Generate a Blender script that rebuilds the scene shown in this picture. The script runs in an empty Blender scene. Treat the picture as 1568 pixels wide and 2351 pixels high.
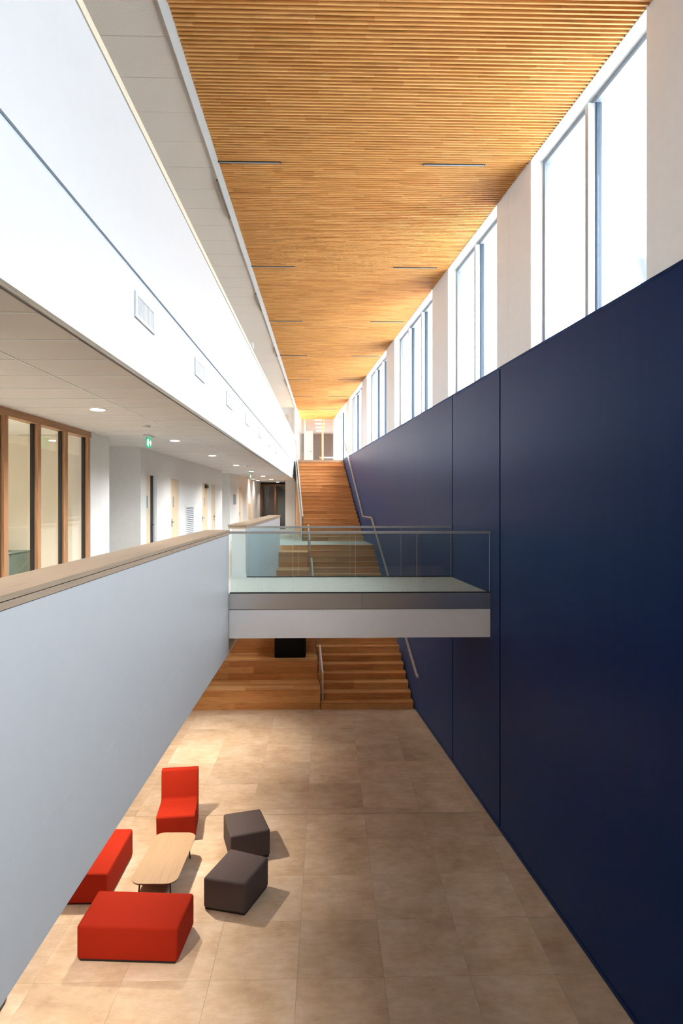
import bpy, bmesh, math, random
from mathutils import Vector, Matrix
random.seed(7)
scene = bpy.context.scene
C = scene.collection

# ------------------------------------------------------------------ camera, world, exposure
F_PX, W_PX, H_PX, HORIZON = 1440.0, 1568.0, 2351.0, 1152.0
EYE = 5.49
YAW = math.atan(34 / F_PX)
cam_d = bpy.data.cameras.new('camera')
cam_d.sensor_fit = 'VERTICAL'
cam_d.sensor_height = 36.0
cam_d.lens = 36.0 * F_PX / H_PX
cam_d.shift_y = (HORIZON - H_PX / 2) / H_PX
cam_d.clip_start = 0.05
cam_d.clip_end = 400
cam = bpy.data.objects.new('camera', cam_d)
C.objects.link(cam)
cam.location = (0, 0, EYE)
cam.rotation_euler = (math.pi / 2, 0, -YAW)
scene.camera = cam

world = bpy.data.worlds.new('world'); scene.world = world
world.use_nodes = True
bg = world.node_tree.nodes['Background']
# overcast sky: three times brighter at the zenith than at the horizon, even all round
wnt = world.node_tree
w_tc = wnt.nodes.new('ShaderNodeTexCoord'); w_sx = wnt.nodes.new('ShaderNodeSeparateXYZ')
w_cl = wnt.nodes.new('ShaderNodeClamp'); w_ma = wnt.nodes.new('ShaderNodeMath'); w_ma.operation = 'MULTIPLY_ADD'
wnt.links.new(w_tc.outputs['Generated'], w_sx.inputs[0]); wnt.links.new(w_sx.outputs['Z'], w_cl.inputs[0])
wnt.links.new(w_cl.outputs[0], w_ma.inputs[0])
SKY = 13.0
w_ma.inputs[1].default_value = SKY * 2 / 3; w_ma.inputs[2].default_value = SKY / 3
wnt.links.new(w_ma.outputs[0], bg.inputs[1])
bg.inputs[0].default_value = (0.91, 0.955, 1.0, 1)

vs = scene.view_settings
vs.view_transform = 'Standard'; vs.look = 'None'; vs.gamma = 1.0; vs.use_curve_mapping = False
vs.exposure = 1.1
cy = scene.cycles
cy.use_denoising = True
cy.use_adaptive_sampling = True; cy.adaptive_threshold = 0.025
cy.max_bounces = 12; cy.diffuse_bounces = 6; cy.glossy_bounces = 4
cy.transmission_bounces = 6; cy.transparent_max_bounces = 24
cy.caustics_reflective = False; cy.caustics_refractive = False
cy.sample_clamp_indirect = 6.0

# ------------------------------------------------------------------ key planes (metres)
L1, L2 = 3.90, 7.68            # bridge level, top level
ZC = 10.52                     # underside of timber slats
XF = -1.69                     # face of parapets and gallery wall
XL = -3.90                     # corridor wall
Y0, Y1 = -9.0, 38.2            # ends of the hall
def XW(y): return 3.824 - 0.08915 * y      # blue wall, five degrees off square
def XS(y): return XW(y) - 2.49             # inner edge of the stair flights

# openings in the wall above the blue panelling; first two unseen, added for daylight
OPEN = [(-5.4, -0.95, 3), (0.45, 4.93, 3), (6.33, 9.18, 2), (10.58, 13.51, 2), (14.84, 19.41, 3),
        (20.75, 24.97, 3), (26.3, 30.6, 3), (31.85, 36.6, 3)]
ZS, ZH = 7.74, ZC

# light portals in the window openings (they guide the daylight sampling, they emit nothing)
def portal(name, loc, rot, sx, sy):
    d = bpy.data.lights.new(name, 'AREA'); d.shape = 'RECTANGLE'; d.size = sx; d.size_y = sy
    d.cycles.is_portal = True
    o = bpy.data.objects.new(name, d); C.objects.link(o); o.location = loc; o.rotation_euler = rot
for a_, b_, n_ in OPEN:
    ym = (a_ + b_) / 2
    portal('window_portal', (XW(ym) + 0.40, ym, (ZS + ZH) / 2), (0, math.pi / 2, 0), ZH - ZS, b_ - a_)

# ------------------------------------------------------------------ materials
MATS = {}
def new_mat(name):
    m = bpy.data.materials.new(name); m.use_nodes = True
    nt = m.node_tree; b = nt.nodes['Principled BSDF']
    MATS[name] = m
    return m, nt, b
def N(nt, t, **kw):
    n = nt.nodes.new(t)
    for k, v in kw.items(): setattr(n, k, v)
    return n
def ramp(nt, stops):
    r = N(nt, 'ShaderNodeValToRGB'); e = r.color_ramp.elements
    while len(e) < len(stops): e.new(0.5)
    for el, (p, c) in zip(e, stops):
        el.position = p; el.color = (*c, 1)
    return r
def plain(name, col, rough=0.5, metal=0.0, bump=0.0, scale=60.0, var=0.04, spec=0.5):
    m, nt, b = new_mat(name)
    b.inputs['Roughness'].default_value = rough
    b.inputs['Metallic'].default_value = metal
    b.inputs['Specular IOR Level'].default_value = spec
    tc = N(nt, 'ShaderNodeTexCoord')
    no = N(nt, 'ShaderNodeTexNoise'); no.inputs['Scale'].default_value = scale; no.inputs['Detail'].default_value = 3
    nt.links.new(tc.outputs['Object'], no.inputs['Vector'])
    lo = tuple(c * (1 - var) for c in col); hi = tuple(min(1, c * (1 + var)) for c in col)
    r = ramp(nt, [(0.3, lo), (0.7, hi)])
    nt.links.new(no.outputs['Fac'], r.inputs[0]); nt.links.new(r.outputs[0], b.inputs['Base Color'])
    if bump:
        bp = N(nt, 'ShaderNodeBump'); bp.inputs['Strength'].default_value = bump; bp.inputs['Distance'].default_value = 0.01
        nt.links.new(no.outputs['Fac'], bp.inputs['Height']); nt.links.new(bp.outputs[0], b.inputs['Normal'])
    return m
def emit(name, col, s):
    m, nt, b = new_mat(name)
    b.inputs['Base Color'].default_value = (*col, 1)
    b.inputs['Emission Color'].default_value = (*col, 1); b.inputs['Emission Strength'].default_value = s
    return m
def wood(name, cols, rough=0.4, along='X', grain=1.0, seg=0.0, spec=0.4, knots=True, streak=0.75):
    """cols: tones picked per board by the object's random number, streaked along one axis."""
    m, nt, b = new_mat(name)
    g = N(nt, 'ShaderNodeNewGeometry'); oi = N(nt, 'ShaderNodeObjectInfo')
    off = N(nt, 'ShaderNodeVectorMath', operation='SCALE'); off.inputs['Scale'].default_value = 37.0
    comb = N(nt, 'ShaderNodeCombineXYZ')
    for i in range(3): nt.links.new(oi.outputs['Random'], comb.inputs[i])
    nt.links.new(comb.outputs[0], off.inputs[0])
    add = N(nt, 'ShaderNodeVectorMath', operation='ADD')
    nt.links.new(g.outputs['Position'], add.inputs[0]); nt.links.new(off.outputs[0], add.inputs[1])
    mp = N(nt, 'ShaderNodeMapping')
    s = {'X': (1.2, 22, 22), 'Y': (22, 1.2, 22), 'Z': (22, 22, 1.2)}[along]
    mp.inputs['Scale'].default_value = s
    nt.links.new(add.outputs[0], mp.inputs[0])
    no = N(nt, 'ShaderNodeTexNoise'); no.inputs['Scale'].default_value = 1.6 * grain; no.inputs['Detail'].default_value = 6
    no.inputs['Distortion'].default_value = 0.6
    nt.links.new(mp.outputs[0], no.inputs['Vector'])
    tone = oi.outputs['Random']
    if seg:
        sx = N(nt, 'ShaderNodeSeparateXYZ'); nt.links.new(g.outputs['Position'], sx.inputs[0])
        dv = N(nt, 'ShaderNodeMath', operation='MULTIPLY_ADD'); dv.inputs[1].default_value = 1 / seg
        mu = N(nt, 'ShaderNodeMath', operation='MULTIPLY'); mu.inputs[1].default_value = 91.7
        nt.links.new(oi.outputs['Random'], mu.inputs[0]); nt.links.new(sx.outputs[0], dv.inputs[0]); nt.links.new(mu.outputs[0], dv.inputs[2])
        fl = N(nt, 'ShaderNodeMath', operation='FLOOR'); nt.links.new(dv.outputs[0], fl.inputs[0])
        fy = N(nt, 'ShaderNodeMath', operation='MULTIPLY_ADD'); fy.inputs[1].default_value = 1 / 0.0624; fy.inputs[2].default_value = 0.2
        nt.links.new(sx.outputs[1], fy.inputs[0])
        f2 = N(nt, 'ShaderNodeMath', operation='FLOOR'); nt.links.new(fy.outputs[0], f2.inputs[0])
        cb = N(nt, 'ShaderNodeCombineXYZ'); nt.links.new(fl.outputs[0], cb.inputs[0]); nt.links.new(f2.outputs[0], cb.inputs[1])
        wn = N(nt, 'ShaderNodeTexWhiteNoise'); nt.links.new(cb.outputs[0], wn.inputs['Vector'])
        tone = wn.outputs['Value']
    n = len(cols)
    r = ramp(nt, [(i / max(1, n - 1), c) for i, c in enumerate(cols)])
    nt.links.new(tone, r.inputs[0])
    dark = ramp(nt, [(0.30, (0.62, 0.60, 0.58)), (0.52, (1, 1, 1)), (0.8, (1.0, 1.0, 1.0))])
    nt.links.new(no.outputs['Fac'], dark.inputs[0])
    mx = N(nt, 'ShaderNodeMixRGB', blend_type='MULTIPLY'); mx.inputs[0].default_value = streak
    nt.links.new(r.outputs[0], mx.inputs[1]); nt.links.new(dark.outputs[0], mx.inputs[2])
    out = mx.outputs[0]
    if knots:
        vo = N(nt, 'ShaderNodeTexVoronoi'); vo.inputs['Scale'].default_value = 2.2
        mk = N(nt, 'ShaderNodeMapping'); mk.inputs['Scale'].default_value = {'X': (0.7, 2, 2), 'Y': (2, .7, 2), 'Z': (2, 2, .7)}[along]
        nt.links.new(add.outputs[0], mk.inputs[0]); nt.links.new(mk.outputs[0], vo.inputs['Vector'])
        kr = ramp(nt, [(0.0, (0.35, 0.25, 0.2)), (0.07, (1, 1, 1))])
        nt.links.new(vo.outputs['Distance'], kr.inputs[0])
        m2 = N(nt, 'ShaderNodeMixRGB', blend_type='MULTIPLY'); m2.inputs[0].default_value = 0.8
        nt.links.new(out, m2.inputs[1]); nt.links.new(kr.outputs[0], m2.inputs[2]); out = m2.outputs[0]
    nt.links.new(out, b.inputs['Base Color'])
    b.inputs['Roughness'].default_value = rough; b.inputs['Specular IOR Level'].default_value = spec
    bp = N(nt, 'ShaderNodeBump'); bp.inputs['Strength'].default_value = 0.08; bp.inputs['Distance'].default_value = 0.004
    nt.links.new(no.outputs['Fac'], bp.inputs['Height']); nt.links.new(bp.outputs[0], b.inputs['Normal'])
    return m
def glass(name, tint, refl=0.10, rough=0.02):
    m, nt, b = new_mat(name); nt.nodes.remove(b)
    out = nt.nodes['Material Output']
    tr = N(nt, 'ShaderNodeBsdfTransparent'); tr.inputs[0].default_value = (*tint, 1)
    gl = N(nt, 'ShaderNodeBsdfGlossy'); gl.inputs['Roughness'].default_value = rough
    lw = N(nt, 'ShaderNodeLayerWeight'); lw.inputs[0].default_value = 0.5
    pw = N(nt, 'ShaderNodeMath', operation='POWER'); pw.inputs[1].default_value = 5.0
    nt.links.new(lw.outputs['Facing'], pw.inputs[0])
    mu = N(nt, 'ShaderNodeMath', operation='MULTIPLY_ADD'); mu.inputs[1].default_value = 0.75 * refl; mu.inputs[2].default_value = 0.035 * refl
    nt.links.new(pw.outputs[0], mu.inputs[0])
    mx = N(nt, 'ShaderNodeMixShader')
    nt.links.new(mu.outputs[0], mx.inputs[0]); nt.links.new(tr.outputs[0], mx.inputs[1]); nt.links.new(gl.outputs[0], mx.inputs[2])
    nt.links.new(mx.outputs[0], out.inputs[0])
    return m

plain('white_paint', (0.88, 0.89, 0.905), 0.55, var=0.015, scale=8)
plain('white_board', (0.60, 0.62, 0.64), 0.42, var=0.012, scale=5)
plain('warm_white', (0.80, 0.785, 0.765), 0.6, var=0.02, scale=10)
plain('ceiling_tile', (0.66, 0.61, 0.585), 0.9, var=0.05, scale=160)
plain('joint_light', (0.82, 0.80, 0.76), 0.6)
plain('joint_dark', (0.05, 0.045, 0.04), 0.9)
plain('grout', (0.40, 0.30, 0.21), 0.9)
plain('black', (0.006, 0.006, 0.008), 0.5)
plain('black_metal', (0.015, 0.015, 0.017), 0.35)
plain('black_laminate', (0.004, 0.004, 0.0045), 0.5, spec=0.12)
plain('steel_bar', (0.62, 0.61, 0.60), 0.32, 0.9, var=0.05, scale=20)
plain('alu_frame', (0.26, 0.31, 0.36), 0.42, 0.2, var=0.02)
plain('rail_pale', (0.56, 0.545, 0.53), 0.38, 0.35, var=0.04, scale=20)
plain('alu_light', (0.46, 0.49, 0.52), 0.4, 0.1, var=0.02)
plain('white_frame', (0.80, 0.81, 0.82), 0.4, var=0.02)
plain('red_fabric', (0.37, 0.022, 0.007), 0.9, bump=0.25, scale=420, var=0.10, spec=0.15)
plain('grey_fabric', (0.105, 0.083, 0.083), 0.92, bump=0.25, scale=420, var=0.14, spec=0.15)
plain('cream_wall', (0.82, 0.76, 0.64), 0.8, var=0.02)
plain('outdoor_render', (0.78, 0.78, 0.76), 0.9, var=0.04)
plain('outdoor_ground', (0.60, 0.60, 0.58), 0.95, var=0.15, scale=2)
plain('gasket_blue', (0.03, 0.06, 0.10), 0.5)
plain('sage', (0.21, 0.275, 0.245), 0.7, var=0.05)
plain('mauve_wall', (0.26, 0.215, 0.205), 0.8, var=0.06, scale=4)
plain('zinc', (0.34, 0.38, 0.42), 0.5, 0.3)
plain('cream_metal', (0.72, 0.64, 0.50), 0.5, var=0.03)
plain('vent_grey', (0.50, 0.56, 0.62), 0.5)
plain('dark_room', (0.03, 0.028, 0.025), 0.8)
plain('slot_brown', (0.22, 0.17, 0.13), 0.8)
plain('door_ply', (0.76, 0.60, 0.41), 0.5, var=0.05, scale=5)
emit('lamp_disc', (1.0, 0.93, 0.82), 14.0)
emit('lamp_panel', (1.0, 0.97, 0.92), 1.6)
emit('exit_green', (0.03, 0.42, 0.22), 0.35)
emit('exit_white', (0.9, 1.0, 0.95), 0.9)
glass('window_glass', (0.97, 0.985, 0.99), 1.0)
glass('rail_glass', (0.86, 0.93, 0.93), 1.25)
glass('room_glass', (0.955, 0.96, 0.945), 1.4)

SLAT_TONES = [(0.64, 0.285, 0.08), (0.75, 0.375, 0.12), (0.83, 0.45, 0.155), (0.71, 0.35, 0.105)]
wood('slat_wood', SLAT_TONES, 0.55, 'X', 1.0, seg=0.62, knots=False, spec=0.25)
wood('oak_board', [(0.52, 0.225, 0.072), (0.70, 0.345, 0.125), (0.82, 0.45, 0.18), (0.61, 0.275, 0.092), (0.75, 0.38, 0.14)], 0.36, 'X', 1.2)
wood('frame_wood_z', [(0.40, 0.20, 0.095), (0.47, 0.25, 0.125)], 0.45, 'Z', 1.0, knots=False)
wood('frame_wood_y', [(0.40, 0.20, 0.095), (0.47, 0.25, 0.125)], 0.45, 'Y', 1.0, knots=False)
wood('frame_wood_x', [(0.40, 0.20, 0.095), (0.47, 0.25, 0.125)], 0.45, 'X', 1.0, knots=False)
wood('light_frame', [(0.68, 0.42, 0.22), (0.72, 0.46, 0.25)], 0.45, 'Z', 1.0, knots=False)
wood('dark_frame', [(0.17, 0.065, 0.025), (0.20, 0.08, 0.03)], 0.45, 'Z', 1.0, knots=False)
wood('cap_oak', [(0.42, 0.315, 0.225), (0.46, 0.35, 0.255)], 0.5, 'Y', 0.9, knots=False, streak=0.35)
wood('table_oak', [(0.40, 0.27, 0.165), (0.44, 0.30, 0.185)], 0.5, 'Y', 0.8, knots=False, streak=0.3)

def make_blue():
    m, nt, b = new_mat('blue_panel')
    g = N(nt, 'ShaderNodeNewGeometry')
    mp = N(nt, 'ShaderNodeMapping'); mp.inputs['Scale'].default_value = (3, 3, 0.25)
    nt.links.new(g.outputs['Position'], mp.inputs[0])
    no = N(nt, 'ShaderNodeTexNoise'); no.inputs['Scale'].default_value = 2.2; no.inputs['Detail'].default_value = 5
    nt.links.new(mp.outputs[0], no.inputs['Vector'])
    r = ramp(nt, [(0.3, (0.004, 0.018, 0.080)), (0.7, (0.0055, 0.022, 0.094))])
    nt.links.new(no.outputs['Fac'], r.inputs[0]); nt.links.new(r.outputs[0], b.inputs['Base Color'])
    rr = N(nt, 'ShaderNodeMapRange'); rr.inputs[3].default_value = 0.32; rr.inputs[4].default_value = 0.40
    nt.links.new(no.outputs['Fac'], rr.inputs[0]); nt.links.new(rr.outputs[0], b.inputs['Roughness'])
    b.inputs['Specular IOR Level'].default_value = 0.08
    b.inputs['Specular Tint'].default_value = (0.35, 0.55, 1.0, 1)
    b.inputs['Sheen Weight'].default_value = 0.75; b.inputs['Sheen Roughness'].default_value = 0.30
    b.inputs['Sheen Tint'].default_value = (0.22, 0.42, 1.0, 1)
make_blue()

def make_tile():
    m, nt, b = new_mat('stone_tile')
    g = N(nt, 'ShaderNodeNewGeometry'); oi = N(nt, 'ShaderNodeObjectInfo')
    cb = N(nt, 'ShaderNodeCombineXYZ')
    for i in range(3): nt.links.new(oi.outputs['Random'], cb.inputs[i])
    sc = N(nt, 'ShaderNodeVectorMath', operation='SCALE'); sc.inputs['Scale'].default_value = 53
    nt.links.new(cb.outputs[0], sc.inputs[0])
    ad = N(nt, 'ShaderNodeVectorMath', operation='ADD')
    nt.links.new(g.outputs['Position'], ad.inputs[0]); nt.links.new(sc.outputs[0], ad.inputs[1])
    n1 = N(nt, 'ShaderNodeTexNoise'); n1.inputs['Scale'].default_value = 1.7; n1.inputs['Detail'].default_value = 6; n1.inputs['Roughness'].default_value = 0.62
    nt.links.new(ad.outputs[0], n1.inputs['Vector'])
    n2 = N(nt, 'ShaderNodeTexNoise'); n2.inputs['Scale'].default_value = 7; n2.inputs['Detail'].default_value = 8; n2.inputs['Roughness'].default_value = 0.7
    mp = N(nt, 'ShaderNodeMapping'); mp.inputs['Scale'].default_value = (0.7, 1.6, 1)
    nt.links.new(ad.outputs[0], mp.inputs[0]); nt.links.new(mp.outputs[0], n2.inputs['Vector'])
    r1 = ramp(nt, [(0.28, (0.52, 0.37, 0.245)), (0.46, (0.65, 0.49, 0.34)), (0.60, (0.71, 0.56, 0.42)), (0.75, (0.78, 0.66, 0.52))])
    nt.links.new(n1.outputs['Fac'], r1.inputs[0])
    r2 = ramp(nt, [(0.32, (0.80, 0.76, 0.72)), (0.6, (1, 1, 1))])
    nt.links.new(n2.outputs['Fac'], r2.inputs[0])
    mx = N(nt, 'ShaderNodeMixRGB', blend_type='MULTIPLY'); mx.inputs[0].default_value = 0.8
    nt.links.new(r1.outputs[0], mx.inputs[1]); nt.links.new(r2.outputs[0], mx.inputs[2])
    tone = N(nt, 'ShaderNodeMapRange'); tone.inputs[3].default_value = 0.90; tone.inputs[4].default_value = 1.06
    nt.links.new(oi.outputs['Random'], tone.inputs[0])
    m2 = N(nt, 'ShaderNodeVectorMath', operation='SCALE')
    nt.links.new(mx.outputs[0], m2.inputs[0]); nt.links.new(tone.outputs[0], m2.inputs['Scale'])
    nt.links.new(m2.outputs[0], b.inputs['Base Color'])
    b.inputs['Roughness'].default_value = 0.55; b.inputs['Specular IOR Level'].default_value = 0.3
make_tile()

def make_steel():
    m, nt, b = new_mat('brushed_steel')
    b.inputs['Metallic'].default_value = 1.0; b.inputs['Base Color'].default_value = (0.78, 0.73, 0.69, 1)
    b.inputs['Roughness'].default_value = 0.22
    g = N(nt, 'ShaderNodeNewGeometry'); mp = N(nt, 'ShaderNodeMapping'); mp.inputs['Scale'].default_value = (1.2, 1.2, 160)
    nt.links.new(g.outputs['Position'], mp.inputs[0])
    no = N(nt, 'ShaderNodeTexNoise'); no.inputs['Scale'].default_value = 3
    nt.links.new(mp.outputs[0], no.inputs['Vector'])
    bp = N(nt, 'ShaderNodeBump'); bp.inputs['Strength'].default_value = 0.02
    nt.links.new(no.outputs['Fac'], bp.inputs['Height']); nt.links.new(bp.outputs[0], b.inputs['Normal'])
make_steel()

def make_terrazzo():
    m, nt, b = new_mat('pale_floor')
    g = N(nt, 'ShaderNodeNewGeometry')
    vo = N(nt, 'ShaderNodeTexVoronoi'); vo.inputs['Scale'].default_value = 70
    nt.links.new(g.outputs['Position'], vo.inputs['Vector'])
    r = ramp(nt, [(0.0, (0.42, 0.41, 0.38)), (0.5, (0.66, 0.66, 0.62)), (1.0, (0.72, 0.72, 0.68))])
    nt.links.new(vo.outputs['Color'], r.inputs[0]); nt.links.new(r.outputs[0], b.inputs['Base Color'])
    b.inputs['Roughness'].default_value = 0.5
make_terrazzo()

def make_perforated():
    m, nt, b = new_mat('perforated_panel')
    g = N(nt, 'ShaderNodeNewGeometry')
    mp = N(nt, 'ShaderNodeMapping'); mp.inputs['Scale'].default_value = (55, 55, 1); mp.inputs['Rotation'].default_value = (0, 0, math.radians(45))
    nt.links.new(g.outputs['Position'], mp.inputs[0])
    fr = N(nt, 'ShaderNodeVectorMath', operation='FRACTION'); nt.links.new(mp.outputs[0], fr.inputs[0])
    ds = N(nt, 'ShaderNodeVectorMath', operation='DISTANCE'); ds.inputs[1].default_value = (0.5, 0.5, 0)
    sx = N(nt, 'ShaderNodeSeparateXYZ'); nt.links.new(fr.outputs[0], sx.inputs[0])
    cb = N(nt, 'ShaderNodeCombineXYZ'); nt.links.new(sx.outputs[0], cb.inputs[0]); nt.links.new(sx.outputs[1], cb.inputs[1])
    nt.links.new(cb.outputs[0], ds.inputs[0])
    r = ramp(nt, [(0.20, (0.44, 0.37, 0.30)), (0.27, (0.86, 0.75, 0.65))])
    nt.links.new(ds.outputs['Value'], r.inputs[0]); nt.links.new(r.outputs[0], b.inputs['Base Color'])
    b.inputs['Roughness'].default_value = 0.6
make_perforated()

# ------------------------------------------------------------------ geometry helpers
def link(name, mesh, mat=None, parent=None, loc=(0, 0, 0), rz=0.0):
    o = bpy.data.objects.new(name, mesh); C.objects.link(o)
    if mat and not mesh.materials: mesh.materials.append(MATS[mat])
    o.location = loc; o.rotation_euler = (0, 0, rz)
    if parent: o.parent = parent
    return o
def mesh_of(name, v, f):
    me = bpy.data.meshes.new(name); me.from_pydata(v, [], f); me.update(); return me
def prism_vf(pts, z0, z1):
    n = len(pts)
    area = sum(pts[i][0] * pts[(i + 1) % n][1] - pts[(i + 1) % n][0] * pts[i][1] for i in range(n))
    if area < 0: pts = pts[::-1]
    v = [(x, y, z0) for x, y in pts] + [(x, y, z1) for x, y in pts]
    f = [tuple(range(n - 1, -1, -1)), tuple(range(n, 2 * n))]
    f += [(i, (i + 1) % n, n + (i + 1) % n, n + i) for i in range(n)]
    return v, f
def join_vf(parts):
    V, Fc = [], []
    for v, f in parts:
        k = len(V); V += v; Fc += [tuple(i + k for i in q) for q in f]
    return V, Fc
def box_vf(x0, x1, y0, y1, z0, z1): return prism_vf([(x0, y0), (x1, y0), (x1, y1), (x0, y1)], z0, z1)
def prism(name, pts, z0, z1, mat, parent=None): return link(name, mesh_of(name, *prism_vf(pts, z0, z1)), mat, parent)
def box(name, x0, x1, y0, y1, z0, z1, mat, parent=None):
    """a box whose origin is its own centre (or the parent's frame)"""
    cx, cyy, cz = (x0 + x1) / 2, (y0 + y1) / 2, (z0 + z1) / 2
    me = mesh_of(name, *box_vf(x0 - cx, x1 - cx, y0 - cyy, y1 - cyy, z0 - cz, z1 - cz))
    return link(name, me, mat, parent, (cx, cyy, cz))
def wbox_vf(y0, y1, o0, o1, z0, z1):
    return prism_vf([(XW(y0) + o0, y0), (XW(y0) + o1, y0), (XW(y1) + o1, y1), (XW(y1) + o0, y1)], z0, z1)
def wbox(name, y0, y1, o0, o1, z0, z1, mat, parent=None): return link(name, mesh_of(name, *wbox_vf(y0, y1, o0, o1, z0, z1)), mat, parent)
def bevelled(me, w, seg=2, angle=0.4, smooth=True):
    bm = bmesh.new(); bm.from_mesh(me)
    ed = [e for e in bm.edges if len(e.link_faces) == 2 and e.calc_face_angle(0) > angle]
    bmesh.ops.bevel(bm, geom=ed, offset=w, segments=seg, affect='EDGES', profile=0.5, clamp_overlap=True)
    if smooth:
        for f in bm.faces: f.smooth = True
    bm.to_mesh(me); bm.free()
    if smooth:
        try: me.set_sharp_from_angle(angle=math.radians(50))
        except Exception: pass
    return me
def cyl_vf(r, z0, z1, n=24, c=(0, 0)):
    return prism_vf([(c[0] + r * math.cos(2 * math.pi * i / n), c[1] + r * math.sin(2 * math.pi * i / n)) for i in range(n)], z0, z1)
def lathe(name, prof, n=32):
    v, f = [], []
    for r, z in prof:
        for i in range(n): v.append((r * math.cos(2 * math.pi * i / n), r * math.sin(2 * math.pi * i / n), z))
    for k in range(len(prof) - 1):
        for i in range(n):
            j = (i + 1) % n; f.append((k * n + i, k * n + j, (k + 1) * n + j, (k + 1) * n + i))
    f.append(tuple(range(n - 1, -1, -1))); f.append(tuple((len(prof) - 1) * n + i for i in range(n)))
    me = mesh_of(name, v, f)
    for p in me.polygons: p.use_smooth = len(p.vertices) == 4
    return me
def bar_vf(a, b, w, h):
    """rectangular bar from a to b, w across (horizontal), h in the other direction"""
    a, b = Vector(a), Vector(b); d = (b - a).normalized()
    up = Vector((0, 0, 1)) if abs(d.z) < 0.95 else Vector((0, 1, 0))
    s = d.cross(up).normalized(); u = s.cross(d).normalized()
    v = []
    for p in (a, b):
        for i, j in ((-1, -1), (1, -1), (1, 1), (-1, 1)): v.append(tuple(p + s * i * w / 2 + u * j * h / 2))
    return v, [(3, 2, 1, 0), (4, 5, 6, 7), (0, 1, 5, 4), (1, 2, 6, 5), (2, 3, 7, 6), (3, 0, 4, 7)]
def bar(name, a, b, w, h, mat, parent=None): return link(name, mesh_of(name, *bar_vf(a, b, w, h)), mat, parent)
def struct(o): o['kind'] = 'structure'; return o
def tag(o, label, cat, group=None):
    o['label'] = label; o['category'] = cat
    if group: o['group'] = group
    return o
def thing(name, label, cat, loc=(0, 0, 0), rz=0.0, group=None):
    o = bpy.data.objects.new(name, None); C.objects.link(o); o.location = loc; o.rotation_euler = (0, 0, rz)
    o.empty_display_size = 0.1
    return tag(o, label, cat, group)
def copy_tree(o, parent=None):
    c = o.copy(); C.objects.link(c); c.parent = parent
    for ch in list(o.children): copy_tree(ch, c)
    return c

# ================================================================== THE SETTING
# ---- ground floor: stone tiles, each its own piece
floor = struct(prism('floor', [(-7, Y0), (XW(Y0) + 0.05, Y0), (XW(23) + .05, 23), (-7, 23)], -0.25, -0.0035, 'grout'))
def clip_wall(poly, off):
    out = []
    def side(p): return p[0] - (XW(p[1]) + off)
    for i in range(len(poly)):
        a, b = poly[i], poly[(i + 1) % len(poly)]; sa, sb = side(a), side(b)
        if sa <= 0: out.append(a)
        if sa * sb < 0:
            t = sa / (sa - sb); out.append((a[0] + t * (b[0] - a[0]), a[1] + t * (b[1] - a[1])))
    return out
rows = [(n + 0.23, n + 1.23) for n in range(3, 17)]
rows = [r for r in rows if abs(r[0] - 10.23) > .1] + [(10.23, 11.025), (11.037, 11.23)]
rows = [(a, min(b, 16.625)) for a, b in rows]
tile_cache = {}
for ra, rb in rows:
    for k in range(-5, 4):
        x0, x1 = -0.34 + k, 0.66 + k
        gp = 0.0014
        poly = clip_wall([(x0 + gp, ra + gp), (x1 - gp, ra + gp), (x1 - gp, rb - gp), (x0 + gp, rb - gp)], -0.012)
        if len(poly) < 3: continue
        cx, cyy = sum(p[0] for p in poly) / len(poly), sum(p[1] for p in poly) / len(poly)
        loc = [(round(p[0] - cx, 4), round(p[1] - cyy, 4)) for p in poly]
        key = tuple(loc)
        if key not in tile_cache:
            tile_cache[key] = mesh_of('tile', *prism_vf(loc, -0.0034, 0.0)); tile_cache[key].materials.append(MATS['stone_tile'])
        link('tile', tile_cache[key], None, floor, (cx, cyy, 0))
rest = join_vf([box_vf(-7, -5.345, Y0, 16.6, -0.0034, 0), prism_vf([(-5.34, Y0), (XW(Y0), Y0), (XW(3.225) , 3.225), (-5.34, 3.225)], -0.0034, 0)])
o = link('paving_beyond', mesh_of('paving_beyond', *rest), 'stone_tile', floor)

# ---- blue panelled wall
for a_, b_, c_, d_ in ((Y0, 10.396, Y0, 10.421), (10.446, 13.126, 10.421, 13.150), (13.174, 33.0, 13.150, Y1)):
    wall_right = struct(wbox('wall_right', c_, d_, 0.035, 0.45, -0.2, ZS - 0.03, 'black'))
    wbox('wall_panel', a_, b_, 0.0, 0.034, 0.0, ZS - 0.028, 'blue_panel', wall_right)
wbox('ledge', Y0, 33.2, -0.012, 0.036, ZS - 0.022, ZS, 'blue_panel', wall_right)
struct(wbox('baseboard_right', Y0, 16.6, -0.010, -0.0005, 0.0, 0.06, 'blue_panel'))
# white piers, sill and lintel
piers, last = [], Y0
for a_, b_, n_ in OPEN:
    if a_ == 10.58:
        piers += [wbox_vf(last, 10.045, 0.006, 0.45, ZS, ZC + 0.4), wbox_vf(10.053, a_, 0.006, 0.45, ZS, ZC + 0.4), wbox_vf(10.03, 10.06, 0.03, 0.44, ZS, ZC + .3)]
    else:
        piers.append(wbox_vf(last, a_, 0.006, 0.45, ZS, ZC + 0.4))
    last = b_
piers.append(wbox_vf(last, Y1 + .3, 0.006, 0.45, ZS, ZC + 0.4))
for a_, b_, n_ in OPEN: piers.append(wbox_vf(a_, b_, 0.0, 0.45, ZC - 0.005, ZC + 0.4))
wr = struct(link('wall_right_upper', mesh_of('wall_right_upper', *join_vf(piers)), 'white_paint'))
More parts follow.
